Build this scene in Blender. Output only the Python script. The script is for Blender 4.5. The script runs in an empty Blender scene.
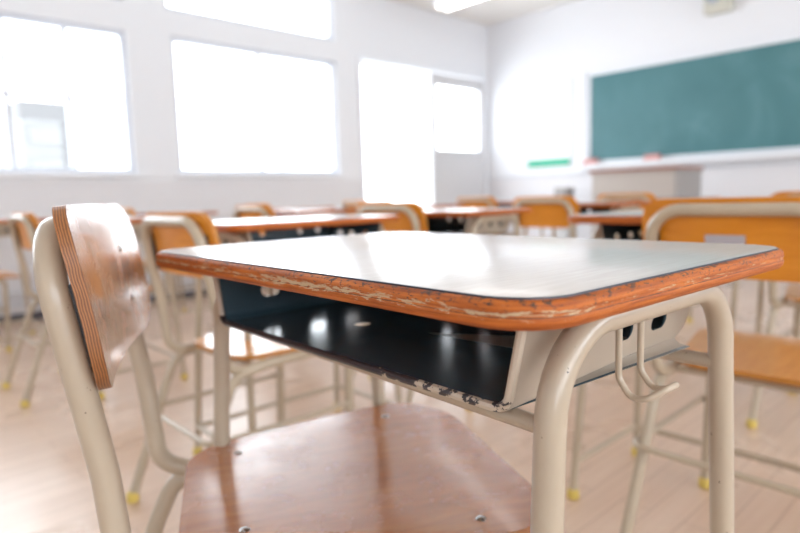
import bpy, bmesh, math, random
from mathutils import Vector, Matrix
random.seed(4)
S = bpy.context.scene
C = S.collection
R = math.radians

# ------------------------------------------------------------------ materials
def nt(name):
    m = bpy.data.materials.new(name); m.use_nodes = True
    n = m.node_tree; b = n.nodes['Principled BSDF']
    return m, n, b
def L(n, a, b): n.links.new(a, b)
def simple(name, col, rough=.5, metal=0., coat=0., spec=.5):
    m, n, b = nt(name)
    b.inputs['Base Color'].default_value = (*col, 1); b.inputs['Roughness'].default_value = rough
    b.inputs['Metallic'].default_value = metal; b.inputs['Coat Weight'].default_value = coat
    b.inputs['Coat Roughness'].default_value = .15; b.inputs['Specular IOR Level'].default_value = spec
    return m
def coords(n, kind='Object', scale=(1, 1, 1), rot=(0, 0, 0)):
    t = n.nodes.new('ShaderNodeTexCoord'); mp = n.nodes.new('ShaderNodeMapping')
    mp.inputs['Scale'].default_value = scale; mp.inputs['Rotation'].default_value = rot
    L(n, t.outputs[kind], mp.inputs['Vector']); return mp.outputs['Vector']
def noise(n, vec, scale, detail=4, rough=.55, dist=0):
    t = n.nodes.new('ShaderNodeTexNoise'); t.inputs['Scale'].default_value = scale
    t.inputs['Detail'].default_value = detail; t.inputs['Roughness'].default_value = rough
    t.inputs['Distortion'].default_value = dist
    L(n, vec, t.inputs['Vector']); return t.outputs['Fac']
def ramp(n, fac, stops):
    r = n.nodes.new('ShaderNodeValToRGB'); e = r.color_ramp.elements
    while len(e) > 1: e.remove(e[-1])
    e[0].position = stops[0][0]; e[0].color = (*stops[0][1], 1)
    for p, c in stops[1:]:
        x = e.new(p); x.color = (*c, 1)
    L(n, fac, r.inputs['Fac']); return r.outputs['Color']
def mix(n, fac, a, b, mode='MIX'):
    x = n.nodes.new('ShaderNodeMix'); x.data_type = 'RGBA'; x.blend_type = mode
    for s, v in ((x.inputs[0], fac), (x.inputs[6], a), (x.inputs[7], b)):
        if isinstance(v, (int, float)): s.default_value = v
        elif isinstance(v, tuple): s.default_value = (*v, 1)
        else: L(n, v, s)
    return x.outputs[2]
def math_(n, op, a, b=None, c=None):
    x = n.nodes.new('ShaderNodeMath'); x.operation = op
    for i, v in enumerate((a, b, c)):
        if v is None: continue
        if isinstance(v, (int, float)): x.inputs[i].default_value = v
        else: L(n, v, x.inputs[i])
    return x.outputs[0]
def bump(n, b, h, strength=.2, dist=.001):
    x = n.nodes.new('ShaderNodeBump'); x.inputs['Strength'].default_value = strength
    x.inputs['Distance'].default_value = dist; L(n, h, x.inputs['Height']); L(n, x.outputs[0], b.inputs['Normal'])

M = {}
def paint(name, col, chips=.0, rough=.3):
    m, n, b = nt(name); v = coords(n)
    a = noise(n, v, 9, 3)
    base = mix(n, ramp(n, a, [(.3, (0, 0, 0)), (.7, (1, 1, 1))]), tuple(c*.9 for c in col), col)
    if chips:
        s = noise(n, v, 170, 2, .6)
        f = ramp(n, s, [(chips, (0, 0, 0)), (chips+.012, (1, 1, 1))])
        base = mix(n, f, base, (.05, .035, .03))
    L(n, base, b.inputs['Base Color']); b.inputs['Roughness'].default_value = rough
    b.inputs['Coat Weight'].default_value = .3; b.inputs['Coat Roughness'].default_value = .12
    bump(n, b, noise(n, v, 60, 2), .06, .0006)
    return m
M['frame'] = paint('beige_enamel_worn', (.46, .375, .28), chips=.735)
M['frame_far'] = paint('beige_enamel', (.47, .385, .28), chips=0)
M['tray_out'] = paint('beige_sheet_enamel', (.40, .33, .26), chips=0, rough=.38)
M['tray_in'] = simple('dark_teal_sheet_enamel', (.06, .105, .135), .24, 0, .5)
M['rim'] = None
m, n, b = nt('chipped_tray_rim')
v = coords(n)
pos = n.nodes.new('ShaderNodeSeparateXYZ'); L(n, v, pos.inputs[0])
chip = noise(n, v, 95, 4, .7)
# the paint is worn off to dark metal on the left two thirds of the lower lip
f = math_(n, 'ADD', chip, math_(n, 'MULTIPLY', math_(n, 'SUBTRACT', pos.outputs[1], .075), 1.5))
f = math_(n, 'MULTIPLY', math_(n, 'GREATER_THAN', f, .56), math_(n, 'LESS_THAN', pos.outputs[2], .622))
L(n, mix(n, f, (.52, .44, .35), (.035, .03, .035)), b.inputs['Base Color']); b.inputs['Roughness'].default_value = .35
M['rim'] = m

def wood(name, c1, c2, c3, scale=(3, 40, 40), rough=.28, coat=.4, bumpy=.05, wear=None, wear_col=(.6, .45, .32)):
    m, n, b = nt(name); v = coords(n, 'Object', scale)
    g = noise(n, v, 3.2, 6, .62, .6)
    base = ramp(n, g, [(.3, c1), (.5, c2), (.72, c3)])
    if wear:
        v2 = coords(n, 'Object', (1, 1, 1))
        w = noise(n, v2, wear, 5, .65, .4)
        base = mix(n, ramp(n, w, [(.48, (0, 0, 0)), (.7, (.4, .4, .4))]), base, wear_col)
        r = ramp(n, noise(n, v2, wear*1.7, 4), [(.35, (rough*.8,)*3), (.7, (rough*1.7,)*3)])
        L(n, r, b.inputs['Roughness'])
    else: b.inputs['Roughness'].default_value = rough
    L(n, base, b.inputs['Base Color'])
    b.inputs['Coat Weight'].default_value = coat; b.inputs['Coat Roughness'].default_value = .13; b.inputs['Coat IOR'].default_value = 1.5
    bump(n, b, g, bumpy, .001)
    return m
M['seat_worn'] = wood('worn_brown_seat_veneer', (.27, .075, .012), (.34, .105, .020), (.43, .155, .035), (4, 22, 22), .20, .8, .06, 13, (.44, .22, .10))
M['back_worn'] = wood('worn_brown_back_veneer', (.34, .13, .045), (.43, .17, .06), (.52, .24, .10), (22, 22, 4), .20, .7, .08, 16, (.48, .28, .16))
M['orange'] = wood('orange_lacquered_veneer', (.60, .20, .010), (.66, .235, .014), (.73, .28, .024), (22, 3, 22), .35, .15, .03)
M['orange_seat'] = wood('orange_lacquered_seat', (.60, .23, .03), (.68, .28, .045), (.75, .35, .08), (3, 22, 22), .3, .4, .03)

def ply(name, light, dark, bands=7):
    m, n, b = nt(name)
    t = n.nodes.new('ShaderNodeUVMap'); t.uv_map = 'UVMap'
    s = n.nodes.new('ShaderNodeSeparateXYZ'); L(n, t.outputs[0], s.inputs[0])
    v = coords(n, 'Object', (60, 60, 60))
    wob = noise(n, v, 1.0, 3)
    x = math_(n, 'ADD', math_(n, 'MULTIPLY', s.outputs[1], bands*math.pi*2), math_(n, 'MULTIPLY', wob, 8))
    w = math_(n, 'MULTIPLY_ADD', math_(n, 'SINE', x), .5, .5)
    g = noise(n, coords(n, 'Object', (150, 150, 30)), 2, 4)
    w2 = math_(n, 'MULTIPLY', w, math_(n, 'MULTIPLY_ADD', g, 1.2, .35))
    L(n, ramp(n, w2, [(.2, dark), (.5, tuple((a+b_)/2 for a, b_ in zip(light, dark))), (.85, light)]), b.inputs['Base Color'])
    b.inputs['Roughness'].default_value = .42
    bump(n, b, w2, .25, .0006)
    return m
M['ply_worn'] = ply('worn_plywood_edge', (.36, .145, .045), (.15, .055, .022), 5)
M['ply'] = ply('plywood_edge', (.62, .26, .04), (.42, .16, .03), 4)

# desktop laminate: pale grey with faint streaks
m, n, b = nt('pale_grey_laminate')
g = noise(n, coords(n, 'Object', (7, 90, 7)), 3, 5, .6)
g2 = noise(n, coords(n, 'Object', (1, 1, 1)), 3, 2)
L(n, ramp(n, g, [(.3, (.61, .575, .545)), (.55, (.67, .64, .61)), (.75, (.71, .685, .66))]), b.inputs['Base Color'])
L(n, ramp(n, g, [(.3, (.235,)*3), (.7, (.205,)*3)]), b.inputs['Roughness'])
b.inputs['Coat Weight'].default_value = .3; b.inputs['Coat Roughness'].default_value = .08
bump(n, b, g, .006, .0003)
M['laminate'] = m
M['lam_edge'] = simple('dark_laminate_edge', (.02, .02, .035), .3)

# solid wood edge of the desk top, lacquer worn off along the middle
def edge_mat(name, worn):
    m, n, b = nt(name)
    v = coords(n, 'Object', (1, 1, 1))
    s = n.nodes.new('ShaderNodeSeparateXYZ'); L(n, v, s.inputs[0])
    vg = coords(n, 'Object', (14, 14, 420))
    g = noise(n, vg, 1, 6, .65, .3)
    base = ramp(n, g, [(.32, (.22, .045, .008)), (.5, (.42, .105, .016)), (.7, (.58, .18, .032))])
    if worn:
        h = math_(n, 'SUBTRACT', s.outputs[2], .691)                   # height on the edge
        band = math_(n, 'SUBTRACT', 1.0, math_(n, 'MULTIPLY', math_(n, 'ABSOLUTE', h), 230))
        k = noise(n, coords(n, 'Object', (38, 38, 260)), 1.6, 6, .75, .5)
        big = noise(n, coords(n, 'Object', (5, 5, 5)), 1.4, 2)
        f = math_(n, 'ADD', math_(n, 'ADD', k, math_(n, 'MULTIPLY', band, .16)), math_(n, 'MULTIPLY', big, .22))
        side = math_(n, 'MINIMUM', math_(n, 'MULTIPLY', math_(n, 'MAXIMUM', s.outputs[0], 0.0), .9), .075)
        f = math_(n, 'SUBTRACT', f, side)
        base = mix(n, ramp(n, f, [(.715, (0, 0, 0)), (.76, (1, 1, 1))]), base, (.50, .36, .22))
        pit = noise(n, coords(n, 'Object', (190, 190, 520)), 1.0, 4, .7)
        f2 = math_(n, 'ADD', pit, math_(n, 'MULTIPLY', math_(n, 'MULTIPLY', h, 16), 1.0))
        base = mix(n, ramp(n, f2, [(.645, (0, 0, 0)), (.68, (1, 1, 1))]), base, (.09, .045, .03))
        crack = math_(n, 'ADD', math_(n, 'ABSOLUTE', math_(n, 'ADD', h, .0016)), math_(n, 'MULTIPLY', k, .0016))
        base = mix(n, ramp(n, math_(n, 'MULTIPLY', crack, 400), [(.36, (1, 1, 1)), (.46, (0, 0, 0))]), base, (.13, .05, .03))
        bump(n, b, math_(n, 'ADD', f, pit), .5, .0008)
    L(n, base, b.inputs['Base Color'])
    b.inputs['Roughness'].default_value = .5; b.inputs['Specular IOR Level'].default_value = .28
    return m
M['edge_worn'] = edge_mat('worn_desk_edge_wood', True)
M['edge'] = edge_mat('desk_edge_wood', False)
M['yellow'] = simple('yellow_felt_cap', (.66, .50, .12), .7)
M['steel'] = simple('screw_steel', (.55, .55, .55), .22, 1.)
M['black'] = simple('black_rubber', (.015, .015, .018), .5)
M['sticker'] = simple('grey_paper_sticker', (.42, .40, .44), .6)
M['wall'] = simple('white_wall_paint', (.77, .785, .82), .7, spec=.3)
M['wall_low'] = simple('pale_grey_wainscot_paint', (.72, .72, .75), .6, spec=.3)
M['ceiling'] = simple('ceiling_board', (.76, .745, .72), .9, spec=.2)
M['trim'] = simple('pale_grey_trim', (.62, .64, .68), .5)
M['base'] = simple('dark_grey_baseboard', (.10, .10, .12), .5)
M['alu'] = simple('pale_aluminium_sash', (.60, .63, .69), .4, .0)
M['doorgrey'] = simple('light_grey_door_paint', (.60, .60, .62), .5)
M['white'] = simple('white_enamel', (.78, .80, .84), .4)
M['paper'] = simple('white_paper', (.88, .88, .9), .7)
M['green'] = simple('green_strip', (.02, .42, .25), .5)
M['ink'] = simple('pale_grey_ink', (.55, .57, .62), .7)
M['lectern'] = simple('beige_lectern_panel', (.46, .415, .38), .5)
M['lectern_side'] = simple('grey_lectern_side', (.33, .31, .30), .5)
M['lectern_top'] = simple('reddish_brown_lectern_top', (.36, .19, .15), .4)
M['pink'] = simple('pink_felt', (.62, .32, .30), .8)
M['speaker'] = simple('cream_speaker_box', (.58, .57, .50), .6)
M['spk_grey'] = simple('grey_speaker_cone', (.38, .42, .50), .6)
M['bin'] = simple('grey_bin_metal', (.5, .51, .52), .5)
M['cream'] = simple('pale_building_render', (.090, .088, .088), .8)
M['bwin'] = simple('pale_building_window', (.082, .080, .080), .6)
M['concrete'] = simple('balcony_concrete', (.6, .6, .6), .9)
m, n, b = nt('green_chalkboard')
g = noise(n, coords(n, 'Object', (1, 1, .8)), 1.6, 4, .6, .4)
L(n, ramp(n, g, [(.3, (.045, .155, .175)), (.55, (.065, .19, .212)), (.75, (.11, .255, .285))]), b.inputs['Base Color'])
b.inputs['Roughness'].default_value = .55
M['chalk'] = m
# floor: pale pinkish wood strips under varnish
m, n, b = nt('pale_wood_floor')
v = coords(n, 'Object', (1, 1, 1))
br = n.nodes.new('ShaderNodeTexBrick'); L(n, v, br.inputs['Vector'])
br.inputs['Scale'].default_value = 1; br.inputs['Brick Width'].default_value = .9; br.inputs['Row Height'].default_value = .075
br.inputs['Mortar Size'].default_value = .0015; br.inputs['Color1'].default_value = (.60, .43, .315, 1)
br.inputs['Color2'].default_value = (.68, .505, .38, 1); br.inputs['Mortar'].default_value = (.36, .22, .14, 1)
g = noise(n, coords(n, 'Object', (2, 26, 2)), 2, 4)
col = mix(n, .35, br.outputs['Color'], ramp(n, g, [(.3, (.58, .41, .30)), (.7, (.75, .59, .47))]))
L(n, col, b.inputs['Base Color'])
L(n, ramp(n, noise(n, v, 2.5, 3), [(.3, (.24,)*3), (.7, (.38,)*3)]), b.inputs['Roughness'])
b.inputs['Coat Weight'].default_value = .3; b.inputs['Coat Roughness'].default_value = .2
M['floor'] = m
# thin window glass
m = bpy.data.materials.new('window_glass'); m.use_nodes = True; n = m.node_tree; n.nodes.clear()
o_ = n.nodes.new('ShaderNodeOutputMaterial'); tr = n.nodes.new('ShaderNodeBsdfTransparent'); gl = n.nodes.new('ShaderNodeBsdfGlossy')
gl.inputs['Roughness'].default_value = .03; mx = n.nodes.new('ShaderNodeMixShader'); mx.inputs[0].default_value = .06
L(n, tr.outputs[0], mx.inputs[1]); L(n, gl.outputs[0], mx.inputs[2]); L(n, mx.outputs[0], o_.inputs[0])
tr.inputs[0].default_value = (.97, .985, 1, 1)
M['glass'] = m
m, n, b = nt('lamp_tube_glow')
b.inputs['Emission Color'].default_value = (1, .98, .95, 1); b.inputs['Emission Strength'].default_value = 1.8
M['lamp'] = m

# ------------------------------------------------------------------ mesh helpers
def obj(name, bm, mat, parent=None, smooth=True, angle=40):
    me = bpy.data.meshes.new(name)
    bmesh.ops.recalc_face_normals(bm, faces=bm.faces)
    bm.to_mesh(me); bm.free()
    for x in (mat if isinstance(mat, (list, tuple)) else [mat]): me.materials.append(x)
    o = bpy.data.objects.new(name, me); C.objects.link(o)
    if parent: o.parent = parent
    if smooth:
        me.polygons.foreach_set('use_smooth', [True]*len(me.polygons))
        me.set_sharp_from_angle(angle=R(angle))
    return o
def box(bm, x0, x1, y0, y1, z0, z1, bevel=0, mi=0):
    vs = [bm.verts.new((x, y, z)) for x in (x0, x1) for y in (y0, y1) for z in (z0, z1)]
    fs = [bm.faces.new([vs[i] for i in q]) for q in ((0, 1, 3, 2), (4, 6, 7, 5), (0, 4, 5, 1), (2, 3, 7, 6), (0, 2, 6, 4), (1, 5, 7, 3))]
    for f in fs: f.material_index = mi
    if bevel:
        es = list({e for f in fs for e in f.edges})
        bmesh.ops.bevel(bm, geom=es, offset=bevel, segments=2, profile=.7, affect='EDGES')
    return vs
def fillet(pts, rads, seg=8):
    """polyline with rounded corners; rads: radius per inner point"""
    P = [Vector(p) for p in pts]; out = [P[0]]
    for i in range(1, len(P)-1):
        r = rads[i-1] if isinstance(rads, (list, tuple)) else rads
        a = (P[i-1]-P[i]); c = (P[i+1]-P[i])
        la, lc = a.length, c.length; a.normalize(); c.normalize()
        ang = a.angle(c)
        if r <= 0 or ang > math.pi-.02: out.append(P[i]); continue
        d = min(r/math.tan(ang/2), la*.49, lc*.49); rr = d*math.tan(ang/2)
        p0 = P[i]+a*d; p1 = P[i]+c*d
        ctr = P[i]+(a+c).normalized()*(rr/math.sin(ang/2))
        v0 = p0-ctr; v1 = p1-ctr; th = v0.angle(v1); ax = v0.cross(v1).normalized()
        for k in range(seg+1): out.append(ctr+Matrix.Rotation(th*k/seg, 3, ax) @ v0)
    out.append(P[-1]); return out
def tube(bm, pts, r, n=14, cap=True, mi=0, flat=1.0):
    pts = [Vector(p) for p in pts]
    q = [pts[0]]
    for p in pts[1:]:
        if (p-q[-1]).length > 1e-5: q.append(p)
    pts = q; T = []
    for i in range(len(pts)):
        a = pts[min(i+1, len(pts)-1)]-pts[max(i-1, 0)]; T.append(a.normalized())
    ref = Vector((0, 0, 1)) if abs(T[0].z) < .9 else Vector((1, 0, 0))
    N = T[0].cross(ref).normalized(); rings = []
    for i, p in enumerate(pts):
        if i:
            N = (T[i-1].rotation_difference(T[i]) @ N); N = (N-T[i]*N.dot(T[i])).normalized()
        B = T[i].cross(N)
        rings.append([bm.verts.new(p+(N*math.cos(2*math.pi*k/n)+B*math.sin(2*math.pi*k/n)*flat)*r) for k in range(n)])
    for a, b_ in zip(rings, rings[1:]):
        for k in range(n):
            f = bm.faces.new((a[k], a[(k+1) % n], b_[(k+1) % n], b_[k])); f.material_index = mi
    if cap:
        f = bm.faces.new(rings[0][::-1]); f.material_index = mi
        f = bm.faces.new(rings[-1]); f.material_index = mi
def tubes(name, paths, r, mat, parent, n=14, **k):
    bm = bmesh.new()
    for p in paths: tube(bm, p, r, n, **k)
    return obj(name, bm, mat, parent)
def lathe(bm, prof, n=16, M4=Matrix.Identity(4), mi=0):
    rings = []
    for r, z in prof:
        rings.append([bm.verts.new(M4 @ Vector((r*math.cos(2*math.pi*k/n), r*math.sin(2*math.pi*k/n), z))) for k in range(n)])
    for a, b_ in zip(rings, rings[1:]):
        for k in range(n):
            f = bm.faces.new((a[k], a[(k+1) % n], b_[(k+1) % n], b_[k])); f.material_index = mi
    bm.faces.new(rings[0][::-1]).material_index = mi; bm.faces.new(rings[-1]).material_index = mi
def rrect(x0, x1, y0, y1, r, seg=10):
    out = []
    for cx, cy, a0 in ((x1-r, y0+r, -90), (x1-r, y1-r, 0), (x0+r, y1-r, 90), (x0+r, y0+r, 180)):
        for k in range(seg+1):
            a = R(a0+90*k/seg); out.append((cx+r*math.cos(a), cy+r*math.sin(a)))
    return out
def empty(name, loc=(0, 0, 0), rz=0):
    o = bpy.data.objects.new(name, None); C.objects.link(o); o.location = loc; o.rotation_euler = (0, 0, rz)
    o.empty_display_size = .05
    return o
def tag(o, label, cat, group=None):
    o['label'] = label; o['category'] = cat
    if group: o['group'] = group
    return o
def struct(name, bm, mat, smooth=False):
    o = obj(name, bm, mat, None, smooth); o['kind'] = 'structure'; return o
def copy_tree(o, parent=None):
    c = o.copy(); C.objects.link(c)
    if parent: c.parent = parent
    for ch in list(o.children): copy_tree(ch, c)
    return c

# ------------------------------------------------------------------ desk
# local frame: origin on the floor under the pupil's right corner of the top; x runs away from the
# pupil (0 to .39), y along the opening (0 to .59), z up
def make_tray():
    bm = bmesh.new()
    x0, x1, z0, z1 = .052, .315, .6135, .6815
    ya, yb, s = .046, .505, .015
    def P(x, y, z): return bm.verts.new((x, y, z))
    a = [P(x0, ya+s, z0), P(x1, ya+s, z0), P(x1, yb-s, z0), P(x0, yb-s, z0)]
    t = [P(x0, ya, z1), P(x1, ya, z1), P(x1, yb, z1), P(x0, yb, z1)]
    bm.faces.new(a); bm.faces.new((a[0], a[1], t[1], t[0])); bm.faces.new((a[1], a[2], t[2], t[1])); bm.faces.new((a[2], a[3], t[3], t[2]))
    bm.edges.ensure_lookup_table()
    re = [e for e in bm.edges if all(abs(v.co.x-x1) < 1e-5 and abs(v.co.z-z0) < 1e-5 for v in e.verts)]
    bmesh.ops.bevel(bm, geom=re, offset=.03, segments=6, profile=.5, affect='EDGES')
    es = [e for e in bm.edges if e.is_manifold and e.calc_face_angle(0) > .9]
    bmesh.ops.bevel(bm, geom=es, offset=.012, segments=5, profile=.5, affect='EDGES')
    bmesh.ops.recalc_face_normals(bm, faces=bm.faces)
    c = Vector((.2, .28, .66))
    f0 = max(bm.faces, key=lambda f: f.calc_area())
    if f0.normal.z > 0: bmesh.ops.reverse_faces(bm, faces=bm.faces)     # normals point outwards
    me = bpy.data.meshes.new('tray'); bm.to_mesh(me); bm.free()
    for x in (M['tray_out'], M['tray_in'], M['tray_in']): me.materials.append(x)
    o = bpy.data.objects.new('tray_tmp', me); C.objects.link(o)
    so = o.modifiers.new('s', 'SOLIDIFY'); so.thickness = .0016; so.offset = -1; so.material_offset = 1; so.material_offset_rim = 0
    # the punched holes: three slots in each end, holes in the back wall and one in the floor
    cb = bmesh.new()
    def cap_prism(c, ax, w, h):
        pts = []
        for k in range(24):
            a_ = 2*math.pi*k/24; cx = (w-h)/2*(1 if math.cos(a_) >= 0 else -1)
            pts.append((cx+h/2*math.cos(a_), h/2*math.sin(a_)))
        lo, hi = [], []
        for u, v_ in pts:
            for lst, d in ((lo, -.03), (hi, .03)):
                p = {'y': (c[0]+u, c[1]+d, c[2]+v_), 'x': (c[0]+d, c[1]+u, c[2]+v_), 'z': (c[0]+u, c[1]+v_, c[2]+d)}[ax]
                lst.append(cb.verts.new(p))
        cb.faces.new(lo); cb.faces.new(hi[::-1])
        for i in range(24): cb.faces.new((lo[i], hi[i], hi[(i+1) % 24], lo[(i+1) % 24]))
    for y in (ya+.006, yb-.006):
        for x in (.120, .190, .247): cap_prism((x, y, .644), 'y', .026, .015)
    for y in (.10, .17, .31, .375): cap_prism((x1, y, .655), 'x', .02, .0198)
    cap_prism((.155, .352, z0), 'z', .019, .0188)
    bmesh.ops.recalc_face_normals(cb, faces=cb.faces)
    cme = bpy.data.meshes.new('cut'); cb.to_mesh(cme); cb.free()
    cut = bpy.data.objects.new('cut', cme); C.objects.link(cut)
    bo = o.modifiers.new('b', 'BOOLEAN'); bo.operation = 'DIFFERENCE'; bo.object = cut; bo.solver = 'EXACT'
    dg = bpy.context.evaluated_depsgraph_get()
    out = bpy.data.meshes.new_from_object(o.evaluated_get(dg)); out.name = 'book_tray'
    bpy.data.objects.remove(o); bpy.data.objects.remove(cut)
    c = Vector((.17, .27, .672))
    for p in out.polygons:
        p.material_index = 0 if p.normal.dot(p.center-c) > 0 else 1
    out.polygons.foreach_set('use_smooth', [True]*len(out.polygons)); out.set_sharp_from_angle(angle=R(35))
    return out
TRAY = make_tray()
def make_desk(worn):
    root = empty('school_desk')
    fm = M['frame'] if worn else M['frame_far']
    zt = .700; LD = .568
    # wooden top with a rounded moulded edge
    bm = bmesh.new(); seg = 12
    prof = [(0, zt-.0012), (.0025, zt-.0016), (.0042, zt-.0035), (.0046, zt-.0075), (.0038, zt-.0095), (.0048, zt-.0115), (.0044, zt-.0148), (.0018, zt-.0178), (-.002, zt-.0188)]
    rings = [[bm.verts.new((x, y, z)) for x, y in rrect(-d, .39+d, -d, LD+d, .038+d, seg)] for d, z in prof]
    n_ = len(rings[0])
    for a, b_ in zip(rings, rings[1:]):
        for k in range(n_): bm.faces.new((a[k], a[(k+1) % n_], b_[(k+1) % n_], b_[k]))
    bm.faces.new(rings[0]); bm.faces.new(rings[-1][::-1])
    top = obj('tabletop', bm, M['edge_worn'] if worn else M['edge'], root, angle=50)
    bm = bmesh.new()
    ra = [[bm.verts.new((x, y, z)) for x, y in rrect(d, .39-d, d, LD-d, .038-d, seg)] for d, z in ((0, zt-.0014), (0.0002, zt-.0002), (.0011, zt))]
    for a, b_, mi in zip(ra, ra[1:], (1, 1)):
        for k in range(n_): bm.faces.new((a[k], a[(k+1) % n_], b_[(k+1) % n_], b_[k])).material_index = mi
    bm.faces.new(ra[-1]); bm.faces.new(ra[0][::-1])
    lam = obj('laminate', bm, [M['laminate'], M['lam_edge']], top, angle=20)
    lam['label'] = 'pale grey glossy laminate surface'
    # book tray
    t = bpy.data.objects.new('book_tray', TRAY); C.objects.link(t); t.parent = root
    rim = fillet([(.052, .046, .6805), (.052, .061, .6135), (.052, .490, .6135), (.052, .505, .6805)], .014, 6)
    rm = tubes('tray_rim', [rim], .0034, M['rim'] if worn else M['tray_out'], t, 8)
    # side frames: bent tube, legs splay towards the feet
    r = .0104
    for y, yf in ((.029, .022), (.553, .597) if worn else (.518, .548)):
        xf, xt = (.060, .083) if (worn and y > .1) else (.012, .058)
        yr, yg = (y-.026, yf-.036) if (worn and y > .1) else (y, yf)
        p = fillet([(xf, yf, .012), (xt, y, .6705), (.307, yr, .6705), (.352, yg, .012)], [.062, .05], 10)
        sf = tubes('side_frame', [p], r, fm, root, 16)
        for x, yq in ((xf, yf), (.352, yg)):
            bm = bmesh.new(); lathe(bm, [(.012, 0), (.0145, .003), (.0148, .018), (.0125, .024), (.0104, .025)], 14, Matrix.Translation((x, yq, 0)))
            obj('foot_cap', bm, M['yellow'], sf)
        bm = bmesh.new(); tube(bm, [(xf+.006, yf, .09), (.345, yg, .09)], .008, 10)
        obj('foot_rail', bm, fm, root)
    bm = bmesh.new(); tube(bm, [(.061, .030, .6065), (.079, .551, .605) if worn else (.061, .516, .6065)], .0062, 14); obj('front_crossbar', bm, fm, root)
    bm = bmesh.new(); tube(bm, [(.309, .030, .600), (.309, .527 if worn else .516, .600)], .0064, 14); obj('rear_crossbar', bm, fm, root)
    bm = bmesh.new(); tube(bm, [(.345, .024, .09), (.345, .560 if worn else .547, .09)], .008, 10); obj('rear_foot_rail', bm, fm, root)
    # looped wire bag hook on the near end
    def hook(y, sgn):
        a, b_ = .138, .169
        def side(x): return [(x, y, .669), (x, y, .623), (x, y+sgn*.010, .610), (x, y+sgn*.022, .613)]
        p = side(a)+[(a+.008, y+sgn*.031, .620), (b_-.008, y+sgn*.031, .620)]+side(b_)[::-1]
        tubes('bag_hook', [fillet(p, [.012, .014, .008, .006, .006, .008, .014, .012], 4)], .0024, fm, root, 10)
    hook(.030, -1); hook(.527 if worn else .518, 1)
    return root

# ------------------------------------------------------------------ chair
# local frame: origin on the floor under the middle of the backrest; x points where the sitter looks
def sheet(name, rows, wfun, pos, thick, mats, parent, nu=24):
    """bent plywood: rows of parameter v, half width wfun(v), pos(u_abs, v) -> (point, normal)"""
    bm = bmesh.new(); uv = bm.loops.layers.uv.new('UVMap')
    F, B = [], []
    for v in rows:
        w = wfun(v); f, b_ = [], []
        for i in range(nu+1):
            u = math.sin(-math.pi/2+math.pi*i/nu)*w
            p, nrm = pos(u, v)
            f.append(bm.verts.new(p+nrm*thick/2)); b_.append(bm.verts.new(p-nrm*thick/2))
        F.append(f); B.append(b_)
    nv = len(rows)
    for j in range(nv-1):
        for i in range(nu):
            bm.faces.new((F[j][i], F[j][i+1], F[j+1][i+1], F[j+1][i])).material_index = 0
            bm.faces.new((B[j][i], B[j+1][i], B[j+1][i+1], B[j][i+1])).material_index = 0
    loop = [(0, i) for i in range(nu)]+[(j, nu) for j in range(nv-1)]+[(nv-1, i) for i in range(nu, 0, -1)]+[(j, 0) for j in range(nv-1, 0, -1)]
    m_ = len(loop)
    for k in range(m_):
        j, i = loop[k]; j2, i2 = loop[(k+1) % m_]
        f = bm.faces.new((F[j][i], F[j2][i2], B[j2][i2], B[j][i])); f.material_index = 1
        for lp, q in zip(f.loops, ((k, 0), (k+1, 0), (k+1, 1), (k, 1))): lp[uv].uv = (q[0]/m_, q[1])
    return obj(name, bm, mats, parent, angle=50)
def rounded_rows(v0, v1, r0, r1, mid=8, k=8):
    out = [v0+r0*(1-math.cos(math.pi/2*i/k)) for i in range(k+1)]
    out += [v0+r0+(v1-r1-v0-r0)*i/mid for i in range(1, mid)]
    out += [v1-r1+r1*math.sin(math.pi/2*i/k) for i in range(k+1)]
    return out
def corner_cut(v, v0, v1, r0, r1):
    if v < v0+r0: d = (v0+r0-v); return r0-math.sqrt(max(r0*r0-d*d, 0))
    if v > v1-r1: d = (v-(v1-r1)); return r1-math.sqrt(max(r1*r1-d*d, 0))
    return 0
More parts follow.
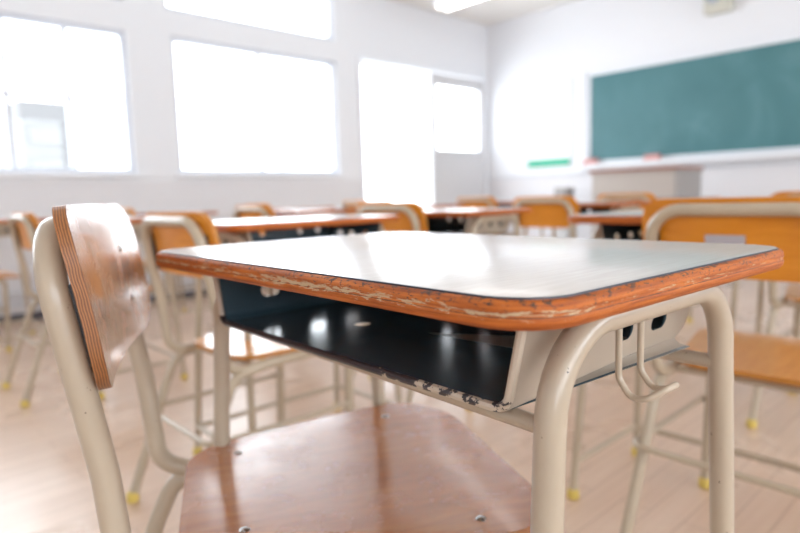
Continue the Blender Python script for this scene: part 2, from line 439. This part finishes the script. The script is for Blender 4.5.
def make_chair(worn, zs=1.0, zb=.592, zt0=.440, off=-.036):
    root = empty('school_chair')
    fm = M['frame'] if worn else M['frame_far']
    bmats = [M['back_worn'], M['ply_worn']] if worn else [M['orange'], M['ply']]
    smats = [M['seat_worn'], M['ply_worn']] if worn else [M['orange_seat'], M['ply']]
    r = .0122; Z = lambda z: z*zs
    # back frame: one tube, seat rail - post - arch - post - seat rail
    def half(s):
        return [(.330, s*.162, Z(zt0-.0255)), (.150, s*.157, Z(zt0-.031)), (.055, s*.152, Z(.381)), (.012, s*.155, Z(.398)), (.002, s*.155, Z(.52)), (-.033, s*.155, Z(.735))]
    a, b_ = half(1), half(-1)
    pts = a+b_[::-1]
    rad = [.15, .05, .05, .2, .062, .062, .2, .05, .05, .15]
    bf = tubes('back_frame', [fillet(pts, rad, 9)], r, fm, root, 18)
    # legs
    for s in (1, -1):
        p = fillet([(.300, s*.162, Z(zt0-.0260)), (.352, s*.163, Z(zt0-.0255)), (.338, s*.168, .012)], .045, 8)
        lf = tubes('leg', [p], r, fm, root, 16)
        q = fillet([(.105, s*.155, Z(.382)), (.032, s*.155, Z(.372)), (.003, s*.157, Z(.31)), (-.104, s*.168, .012)], [.05, .10], 8)
        lr = tubes('leg', [q], r*.97, fm, root, 16)
        for lg, x, y in ((lf, .338, s*.168), (lr, -.104, s*.168)):
            bm = bmesh.new(); lathe(bm, [(.012, 0), (.015, .003), (.0155, .018), (.013, .026), (.0118, .027)], 14, Matrix.Translation((x, y, 0)))
            obj('foot_cap', bm, M['yellow'], lg)
    # lower brace: U of thinner tube round the rear legs
    zb_ = Z(.236)
    p = fillet([(.342, .182, zb_), (-.048, .178, zb_), (-.048, -.178, zb_), (.342, -.182, zb_)], .03, 8)
    tubes('lower_brace', [p], .0068, fm, root, 12)
    bm = bmesh.new(); tube(bm, [(.310, .160, Z(zt0-.028)), (.310, -.160, Z(zt0-.028))], .008, 12); obj('seat_crossbar', bm, fm, root)
    bm = bmesh.new(); tube(bm, [(.09, .152, Z(.381)), (.09, -.152, Z(.381))], .008, 12); obj('seat_crossbar', bm, fm, root)
    # backrest
    z0, z1 = zb, Z(.757); rr = .048
    def bx(z): return .012-.020*max(0, (z-Z(.60))/Z(.157))**1.5 - .004*((z-Z(.60))/Z(.157))
    def bpos(u, v):
        x = bx(v)-.014+ .40*u*u
        n_ = Vector((1, -.8*u, .10)).normalized()
        return Vector((x, u, v)), n_
    back = sheet('backrest', rounded_rows(z0, z1, rr, rr), lambda v: .180-corner_cut(v, z0, z1, rr, rr), bpos, .0105, bmats, root)
    # screws, heads on the front face and spacers behind
    for s in (1, -1):
        for dz in (.048, .110):
            if worn and s < 0: continue
            z = z0+dz; p, n_ = bpos(s*.09, z)
            Mx = Matrix.Translation(p+n_*.005) @ n_.to_track_quat('Z', 'Y').to_matrix().to_4x4()
            bm = bmesh.new(); lathe(bm, [(.0045, 0), (.0045, .0008), (.0032, .0022), (.001, .0027)], 14, Mx); obj('screw', bm, M['steel'], back)
        zz = z0+.05; p, n_ = bpos(s*.150, zz)
        bm = bmesh.new()
        xs = -.0175; box(bm, xs+.002, p.x-.004, s*.150-.006, s*.150+.006, z0+.004, z0+.098, .002); obj('spacer', bm, M['black'], back)
    # seat
    s0, s1, ra, rb = .055, .432, .055, .085
    zt = Z(zt0)
    def w(v): return (.134 if worn else .135)+.062*min(1, (v-s0)/(s1-s0)*1.25) - corner_cut(v, s0, s1, ra, rb)
    def spos(u, v):
        t = (v-s0)/(s1-s0)
        z = zt-.006-.008*(1-t)**2 - .012*max(0, (t-.62)/.38)**2.5 - .004*math.cos(min(1, abs(u)/.2)*math.pi/2)*math.sin(math.pi*t)
        return Vector((v, u+off, z)), Vector((-.04+.12*max(0, (t-.5)/.5), 0, 1)).normalized()
    seat = sheet('seat', rounded_rows(s0, s1, ra, rb), w, spos, .011, smats, root)
    for x, y in ((.118, .096), (.118, -.096), (.328, .142), (.342, -.164 if worn else -.142)):
        p, n_ = spos(y, x)
        bm = bmesh.new(); lathe(bm, [(.0055, 0), (.0055, .0008), (.0038, .0022), (.0012, .0028)], 14, Matrix.Translation(p+n_*.0052)); obj('screw', bm, M['steel'], seat)
    return root

# ------------------------------------------------------------------ setting
YW, XF, ZC = 4.66, 5.87, 2.72
YR, XB = -3.4, -3.2
bm = bmesh.new(); box(bm, XB, XF, YR, YW, -.1, 0); struct('floor', bm, M['floor'])
bm = bmesh.new(); box(bm, XB-.2, XF+.2, YR-.2, YW+.2, ZC, ZC+.15); struct('ceiling', bm, M['ceiling'])
def pierced(y0, y1, openings, x0, x1, name):
    """wall along x with rectangular openings (xa, xb, za, zb)"""
    xs = sorted({x0, x1, *[o[0] for o in openings], *[o[1] for o in openings]})
    zs = sorted({0, .92, ZC, *[o[2] for o in openings], *[o[3] for o in openings]})
    bm = bmesh.new()
    for xa, xb in zip(xs, xs[1:]):
        for za, zb in zip(zs, zs[1:]):
            cx, cz = (xa+xb)/2, (za+zb)/2
            if any(o[0] < cx < o[1] and o[2] < cz < o[3] for o in openings): continue
            box(bm, xa, xb, y0, y1, za, zb, mi=1 if cz < .92 else 0)
    bmesh.ops.remove_doubles(bm, verts=bm.verts, dist=1e-5)
    struct(name, bm, [M['wall'], M['wall_low']])
wins = [(-1.75, -.25, .985, 2.01), (.10, 1.70, .985, 2.01), (2.035, 3.60, .985, 2.03)]
trans = [(-1.75, -.25, 2.21, 2.62), (.10, 1.70, 2.21, 2.62), (2.0, 3.60, 2.21, 2.64)]
door = (3.88, 5.80, 0, 2.10)
pierced(YW, YW+.16, wins+trans+[door], XB, XF+.2, 'wall_left')
rw = [(-3.0, -1.0, .95, 2.4), (-.8, 1.2, .95, 2.4), (1.4, 3.4, .95, 2.4), (3.6, 5.4, .95, 2.4)]  # unseen corridor-side windows, enlarged to throw fill light on the left wall
pierced(YR-.16, YR, rw, XB, XF, 'wall_right')
bm = bmesh.new(); box(bm, XF, XF+.16, YR, YW, 0, .92, mi=1); box(bm, XF, XF+.16, YR, YW, .92, ZC); struct('wall_front', bm, [M['wall'], M['wall_low']])
bm = bmesh.new(); box(bm, XB-.16, XB, YR, YW, 0, ZC); struct('wall_back', bm, M['wall'])
bm = bmesh.new(); box(bm, XB, 3.86, YW-.012, YW, 0, .055); struct('baseboard_left', bm, M['base'])
bm = bmesh.new(); box(bm, XF-.012, XF, YR, YW-.02, 0, .055); struct('baseboard_front', bm, M['base'])
bm = bmesh.new(); box(bm, XF-.015, XF, YR, YW-.01, .925, .945); struct('trim_1', bm, M['trim'])
# low heating rail along the window wall
bm = bmesh.new()
for z in (.105, .18): box(bm, XB, 3.80, YW-.035, YW-.012, z, z+.03, .004)
struct('trim_2', bm, M['trim'])
wn = 0
def window(o, y, mulls, rails, name='window_%d', ysgn=1, sill=True):
    global wn; wn += 1
    xa, xb, za, zb = o; t = .035
    fr = bmesh.new(); d0, d1 = y+ysgn*.03, y+ysgn*.09
    lo, hi = min(d0, d1), max(d0, d1)
    box(fr, xa, xa+t, lo, hi, za, zb); box(fr, xb-t, xb, lo, hi, za, zb)
    box(fr, xa+t, xb-t, lo, hi, za, za+t); box(fr, xa+t, xb-t, lo, hi, zb-t, zb)
    for x in mulls: box(fr, x-.017, x+.017, lo+.01, hi-.01, za+t, zb-t)
    for x0, x1, z in rails: box(fr, x0, x1, lo+.012, hi-.012, z-.012, z+.012)
    f = struct(name % wn, fr, M['alu'])
    g = bmesh.new(); mid = (lo+hi)/2
    vs = [g.verts.new(p) for p in ((xa+t, mid, za+t), (xb-t, mid, za+t), (xb-t, mid, zb-t), (xa+t, mid, zb-t))]
    g.faces.new(vs); gp = obj('window_pane', g, M['glass'], f, False)
    if sill:
        s = bmesh.new(); box(s, xa-.04, xb+.04, y-ysgn*.035 if ysgn > 0 else y, y if ysgn > 0 else y+.035, za-.03, za, .004)
        obj('window_sill', s, M['white'], f)
window(wins[0], YW, (-1.0,), ())
window(wins[1], YW, (.925, 1.30), ((.10, 1.68, 1.50),))
window(wins[2], YW, (2.80,), ())
for t_ in trans: window(t_, YW, (), (), sill=False)
for o in rw: window(o, YR, ((o[0]+o[1])/2,), (), ysgn=-1, sill=False)
# door: left leaf a tall glazed sash, right leaf grey with a window
bm = bmesh.new()
xa, xb, za, zb = door
box(bm, xa-.02, xa+.02, YW-.02, YW+.10, 0, zb+.02); box(bm, xb-.02, xb+.02, YW-.02, YW+.10, 0, zb+.02); box(bm, xa+.02, xb-.02, YW-.02, YW+.10, zb-.01, zb+.02)
df = struct('trim_3', bm, M['white'])
bm = bmesh.new(); t = .03
box(bm, 3.90, 3.90+t, YW+.03, YW+.065, .03, 2.08); box(bm, 4.88-t, 4.88, YW+.03, YW+.065, .03, 2.08)
box(bm, 3.90+t, 4.88-t, YW+.03, YW+.065, .03, .11); box(bm, 3.90+t, 4.88-t, YW+.03, YW+.065, 2.05, 2.08)
d1 = struct('door_1', bm, M['white'])
g = bmesh.new(); g.faces.new([g.verts.new(p) for p in ((3.93, YW+.047, .11), (4.85, YW+.047, .11), (4.85, YW+.047, 2.05), (3.93, YW+.047, 2.05))]); obj('door_glass', g, M['glass'], d1, False)
bm = bmesh.new(); wx0, wx1, wz0, wz1 = 4.965, 5.70, 1.26, 1.955
box(bm, 4.88, wx0, YW-.01, YW+.025, .02, 2.08); box(bm, wx1, 5.785, YW-.01, YW+.025, .02, 2.08)
box(bm, wx0, wx1, YW-.01, YW+.025, .02, wz0); box(bm, wx0, wx1, YW-.01, YW+.025, wz1, 2.08)
d2 = struct('door_2', bm, M['doorgrey'])
g = bmesh.new(); g.faces.new([g.verts.new(p) for p in ((wx0, YW+.008, wz0), (wx1, YW+.008, wz0), (wx1, YW+.008, wz1), (wx0, YW+.008, wz1))]); obj('door_glass', g, M['glass'], d2, False)
# chalkboard
cb = empty('chalkboard', (XF, 3.31, 1.04))
def part(name, mat, parent, *boxes, bev=.003):
    bm = bmesh.new()
    for q in boxes: box(bm, *q, bev)
    return obj(name, bm, mat, parent, angle=30)
W = 3.95
part('writing_surface', M['chalk'], cb, (-.035, -.015, -W+.02, -.012, .02, .885))
part('board_frame', M['white'], cb, (-.045, 0, -W, 0, .88, .91), (-.045, 0, -W, 0, 0, .025), (-.045, 0, -.014, .012, 0, .91), (-.045, 0, -W-.02, -W+.02, 0, .91))
part('chalk_ledge', M['white'], cb, (-.13, -.001, -W, .0, -.055, -.03), (-.135, -.12, -W, .0, -.055, -.012))
part('ledge_clip', M['white'], cb, (-.065, -.03, -.005, .03, .03, .085))
tag(cb, 'wide green chalkboard with white frame mounted on the front wall', 'chalkboard')
def simple_thing(name, label, cat, mat, boxes, loc, group=None, bev=.004):
    bm = bmesh.new()
    for q in boxes: box(bm, *q, bev)
    o = obj(name, bm, mat, None, angle=30); o.location = loc
    return tag(o, label, cat, group)
for y, l in ((3.26, 'pink chalkboard eraser at the left end of the chalk ledge'), (2.62, 'pink chalkboard eraser on the ledge above the right half of the lectern')):
    e = empty('chalkboard_eraser', (XF-.09, y, 1.04-.03))
    part('felt_pad', M['pink'], e, (-.02, .024, -.08, .08, 0, .035)); part('grip', M['pink'], e, (-.017, .021, -.075, .075, .035, .075))
    tag(e, l, 'eraser', 'erasers on the chalk ledge')
# narrow white panel and wall chart
tag(part('wall_panel', M['white'], None, (XF-.03, XF, 3.36, 3.49, .95, 1.98)), 'narrow white upright panel on the wall beside the chalkboard', 'panel')
nb = empty('wall_chart', (XF, 3.82, 1.04))
part('sheet', M['paper'], nb, (-.010, -.004, -.27, .265, -.01, .89), bev=0)
part('chart_frame', M['trim'], nb, (-.014, 0, .265, .28, -.02, .91)); part('chart_frame', M['trim'], nb, (-.014, 0, -.285, -.27, -.02, .91))
part('green_strip', M['green'], nb, (-.016, -.009, -.265, .262, .0, .075), bev=0)['label'] = 'solid green strip along the bottom'
bm = bmesh.new()
for k in range(4): box(bm, -.013, -.0095, -.16+.02*k, .15-.03*(k % 2), .70+.035*k, .712+.035*k)
obj('faint_lines', bm, M['ink'], nb, False)
tag(nb, 'white wall chart with a green strip at the bottom left of the chalkboard', 'poster')
# lectern
lc = empty('lectern', (4.7, 2.25, 0))
part('cabinet_body', M['lectern'], lc, (0, .45, -.295, .39, .03, .90))
part('side_panel', M['lectern_side'], lc, (-.004, .455, -.318, -.296, .0, .90))
part('cabinet_top', M['lectern_top'], lc, (-.02, .47, -.33, .41, .90, .925))
part('plinth', M['base'], lc, (.02, .44, -.28, .38, 0, .03))
tag(lc, 'beige wooden lectern cabinet with reddish top in front of the chalkboard', 'lectern')
# wall speaker
sp = empty('wall_speaker', (XF, 2.07, 2.26))
part('speaker_box', M['speaker'], sp, (-.12, 0, -.105, .105, 0, .33), bev=.006)
bm = bmesh.new(); lathe(bm, [(.055, 0), (.055, .006), (.04, .009), (.03, .004)], 24, Matrix.Translation((-.12, .03, .13)) @ Matrix.Rotation(R(-90), 4, 'Y')); obj('speaker_cone', bm, M['spk_grey'], sp)
tag(sp, 'cream box speaker with grey cone high on the front wall', 'speaker')
# grey bin near front wall
bn = empty('metal_bin', (5.55, 3.42, 0))
part('stand', M['bin'], bn, (-.10, .10, -.09, .09, 0, .66)); part('bin_top', M['lectern_side'], bn, (-.085, .085, -.06, .08, .66, .80), bev=.02)
tag(bn, 'narrow grey metal bin with darker top near the front wall', 'bin')
# ceiling lamp, twin tube, parallel to the front wall
def lamp(x, y, z, Lh, label, along='y', grp='twin tube ceiling lamps'):
    lt = empty('ceiling_lamp', (x, y, ZC), 0 if along == 'y' else R(90))
    part('lamp_housing', M['white'], lt, (-.10, .10, -Lh, Lh, z-ZC+.05, z-ZC+.09))
    for q in (-.7, .7): part('lamp_hanger', M['white'], lt, (-.015, .015, Lh*q-.01, Lh*q+.01, z-ZC+.09, 0))
    for dx in (-.055, .055):
        bm = bmesh.new(); tube(bm, [(dx, -Lh+.02, z-ZC+.032), (dx, Lh-.02, z-ZC+.032)], .0165, 14); obj('lamp_tube', bm, M['lamp'], lt)
    tag(lt, label, 'lamp', grp)
lamp(4.35, 3.38, 2.45, .62, 'lit twin tube lamp hanging from the ceiling near the door')
for i, (x, y) in enumerate(((4.35, -.2), (1.2, 1.6), (1.2, -1.6), (-1.6, 1.6), (-1.6, -1.6))):  # unseen lamps, put in to brighten the room
    lamp(x, y, 2.50, .62, ('unseen lit twin tube lamp added for fill above %s' % ('the right end of the chalkboard', 'the middle desks', 'the right hand desks', 'the back of the room by the windows', 'the back of the room on the right')[i]))

# outside: balcony floor and a pale block beyond the first window
bm = bmesh.new(); box(bm, XB-2, XF+4, YW+.16, YW+1.5, -.15, -.02); o = struct('floor_balcony', bm, M['concrete'])
bb = empty('distant_building', (2.98, 12.5, -7))
bm = bmesh.new(); box(bm, -.42, .40, -.3, 2, 0, 9.6); obj('building_wall', bm, M['cream'], bb, False)
bm = bmesh.new()
for k in range(4): box(bm, -.30, .28, -.34, -.3, 7.2+.55*k, 7.5+.55*k)
obj('building_window', bm, M['bwin'], bb, False)
tag(bb, 'pale grey tower block seen through the first window', 'building')

# ------------------------------------------------------------------ furniture
ROT = -.0389
main = make_desk(True); main.location = (.2588, .1772, 0); main.rotation_euler = (0, 0, ROT)
tag(main, 'worn school desk in the foreground with chipped orange edge and open dark tray', 'desk', 'school desks')
mc = make_chair(True); mc.location = (.223, .696, 0); mc.rotation_euler = (0, 0, R(-26.5))
tag(mc, 'worn brown plywood chair in the foreground tucked under the near desk', 'chair', 'school chairs')

deskp = make_desk(False); used = [0, 0]
chairp = make_chair(False, .973, .588, .418, 0)
def desk(x, y, label, rz=0):
    o = deskp if not used[0] else copy_tree(deskp); used[0] = 1
    o.location = (x, y, 0); o.rotation_euler = (0, 0, rz); tag(o, label, 'desk', 'school desks'); return o
def chair(x, y, label, rz=0, sticker=False):
    o = chairp if not used[1] else copy_tree(chairp); used[1] = 1
    o.location = (x, y, 0); o.rotation_euler = (0, 0, rz); tag(o, label, 'chair', 'school chairs')
    return o
exec_list = [
 ('c', 1.215, .385, 0, 'orange chair with a grey sticker, directly beyond the near desk at right'),
 ('d', 1.265, .215, 0, 'desk directly beyond the near desk, partly behind the stickered chair'),
 ('c', 2.16, .43, 0, 'orange chair at the right edge, behind the stickered chair'),
 ('d', 2.24, .20, 0, 'desk at the right edge, two desks ahead of the near one'),
 ('c', .60, 1.39, 0, 'orange chair just left of the near desk, beyond the brown backrest'),
 ('dr', 1.29, 1.36, R(90), 'desk turned sideways, just beyond the left half of the near desk'),
 ('c', 1.51, 1.66, 0, 'orange chair behind the middle of the near desk, in front of the bright door'),
 ('d', 1.575, 1.34, 0, 'desk with beige slotted side beyond the centre of the near desk'),
 ('c', 2.50, 1.65, 0, 'orange chair below the green strip of the wall chart'),
 ('d', 2.58, 1.33, 0, 'desk beyond the chair below the wall chart, in front of the lectern'),
 ('c', 3.40, 1.69, 0, 'orange chair in front of the lectern'),
 ('d', 3.48, 1.33, 0, 'farthest desk, right in front of the lectern'),
 ('c', .58, 2.80, 0, 'orange chair whose seat shows right of the brown backrest, by the window side'),
 ('d', .70, 2.49, 0, 'desk behind the brown backrest, second row from the windows'),
 ('c', 1.56, 2.72, 0, 'small far orange chair above the left end of the near desk'),
 ('d', 1.66, 2.50, 0, 'desk in the second row from the windows, behind the sideways desk'),
 ('c', 2.42, 2.79, 0, 'far orange chair left of the bright door opening, second row from the windows'),
 ('d', 2.50, 2.48, 0, 'far desk in the second row from the windows, before the bright door'),
 ('c', 3.36, 2.78, 0, 'far orange chair in front of the grey door leaf'),
 ('d', 3.44, 2.48, 0, 'far desk in front of the grey door leaf'),
 ('c', .29, 3.90, 0, 'orange chair at the far left edge next to the windows'),
 ('d', .47, 3.58, 0, 'desk at the far left edge next to the windows'),
 ('c', 1.32, 3.85, 0, 'far orange chair under the pier between the two large windows'),
 ('d', 1.40, 3.56, 0, 'far desk under the pier between the two large windows'),
 ('c', 2.24, 3.85, 0, 'far orange chair next to the wall under the second large window'),
 ('d', 2.32, 3.56, 0, 'far desk next to the wall under the second large window'),
 ('c', 3.12, 3.82, 0, 'far orange chair next to the wall left of the bright door'),
 ('d', 3.20, 3.56, 0, 'far desk next to the wall left of the bright door'),
]
objs = []
for k, x, y, rz, lab in exec_list:
    if k == 'c': objs.append(chair(x, y, lab, rz))
    else: objs.append(desk(x, y, lab, rz))
stc = objs[0]
bk = [c for c in stc.children if c.name.startswith('backrest')][0]
bm = bmesh.new(); yc = .020
# sticker on the back face of the backrest
g = []
zs_ = .973
for i in range(9):
    u = yc-.035+.07*i/8; col = []
    for z in (.640, .668):
        t_ = (z-.60*zs_)/(.157*zs_)
        x = .012-.020*max(0, t_)**1.5-.004*t_-.014+.40*u*u-.0064
        col.append(bm.verts.new((x, u, z)))
    g.append(col)
for a, b_ in zip(g, g[1:]): bm.faces.new((a[0], a[1], b_[1], b_[0]))
st = obj('sticker', bm, M['sticker'], bk); st['label'] = 'grey rectangular paper sticker'

# ------------------------------------------------------------------ light
w = bpy.data.worlds.new('World'); S.world = w; w.use_nodes = True
bg = w.node_tree.nodes['Background']; bg.inputs[0].default_value = (.90, .955, 1, 1); bg.inputs[1].default_value = 3.6
def portal(xa, xb, y, za, zb, rx):
    l = bpy.data.lights.new('window_portal', 'AREA'); l.shape = 'RECTANGLE'; l.size = xb-xa; l.size_y = zb-za
    l.cycles.is_portal = True
    o = bpy.data.objects.new('window_portal', l); C.objects.link(o)
    o.location = ((xa+xb)/2, y, (za+zb)/2); o.rotation_euler = (R(rx), 0, 0)
for o in wins+trans+[(3.88, 5.80, .02, 2.1)]: portal(o[0], o[1], YW+.14, o[2], o[3], -90)
for o in rw: portal(o[0], o[1], YR-.14, o[2], o[3], 90)

# ------------------------------------------------------------------ camera
yaw, pitch, roll, f, H = .8196, .1148, -.0296, 606.6, .756
cam = bpy.data.cameras.new('Camera'); co = bpy.data.objects.new('Camera', cam); C.objects.link(co)
fw = Vector((math.cos(yaw)*math.cos(pitch), math.sin(yaw)*math.cos(pitch), -math.sin(pitch)))
rt = Vector((math.sin(yaw), -math.cos(yaw), 0)); up = rt.cross(fw)
r_ = rt*math.cos(roll)+up*math.sin(roll); u_ = -rt*math.sin(roll)+up*math.cos(roll)
mt = Matrix((( r_.x, u_.x, -fw.x), (r_.y, u_.y, -fw.y), (r_.z, u_.z, -fw.z))).to_4x4()
mt.translation = (0, 0, H); co.matrix_world = mt
cam.sensor_width = 36; cam.lens = f/800*36; cam.clip_start = .02
cam.dof.use_dof = True; cam.dof.focus_distance = .43; cam.dof.aperture_fstop = 4.6
S.camera = co
S.view_settings.view_transform = 'Standard'; S.view_settings.look = 'None'; S.view_settings.gamma = 1
S.view_settings.exposure = 1.17
S.cycles.use_denoising = True
S.cycles.max_bounces = 10; S.cycles.diffuse_bounces = 6; S.cycles.glossy_bounces = 5; S.cycles.transparent_max_bounces = 12
S.cycles.sample_clamp_indirect = 8
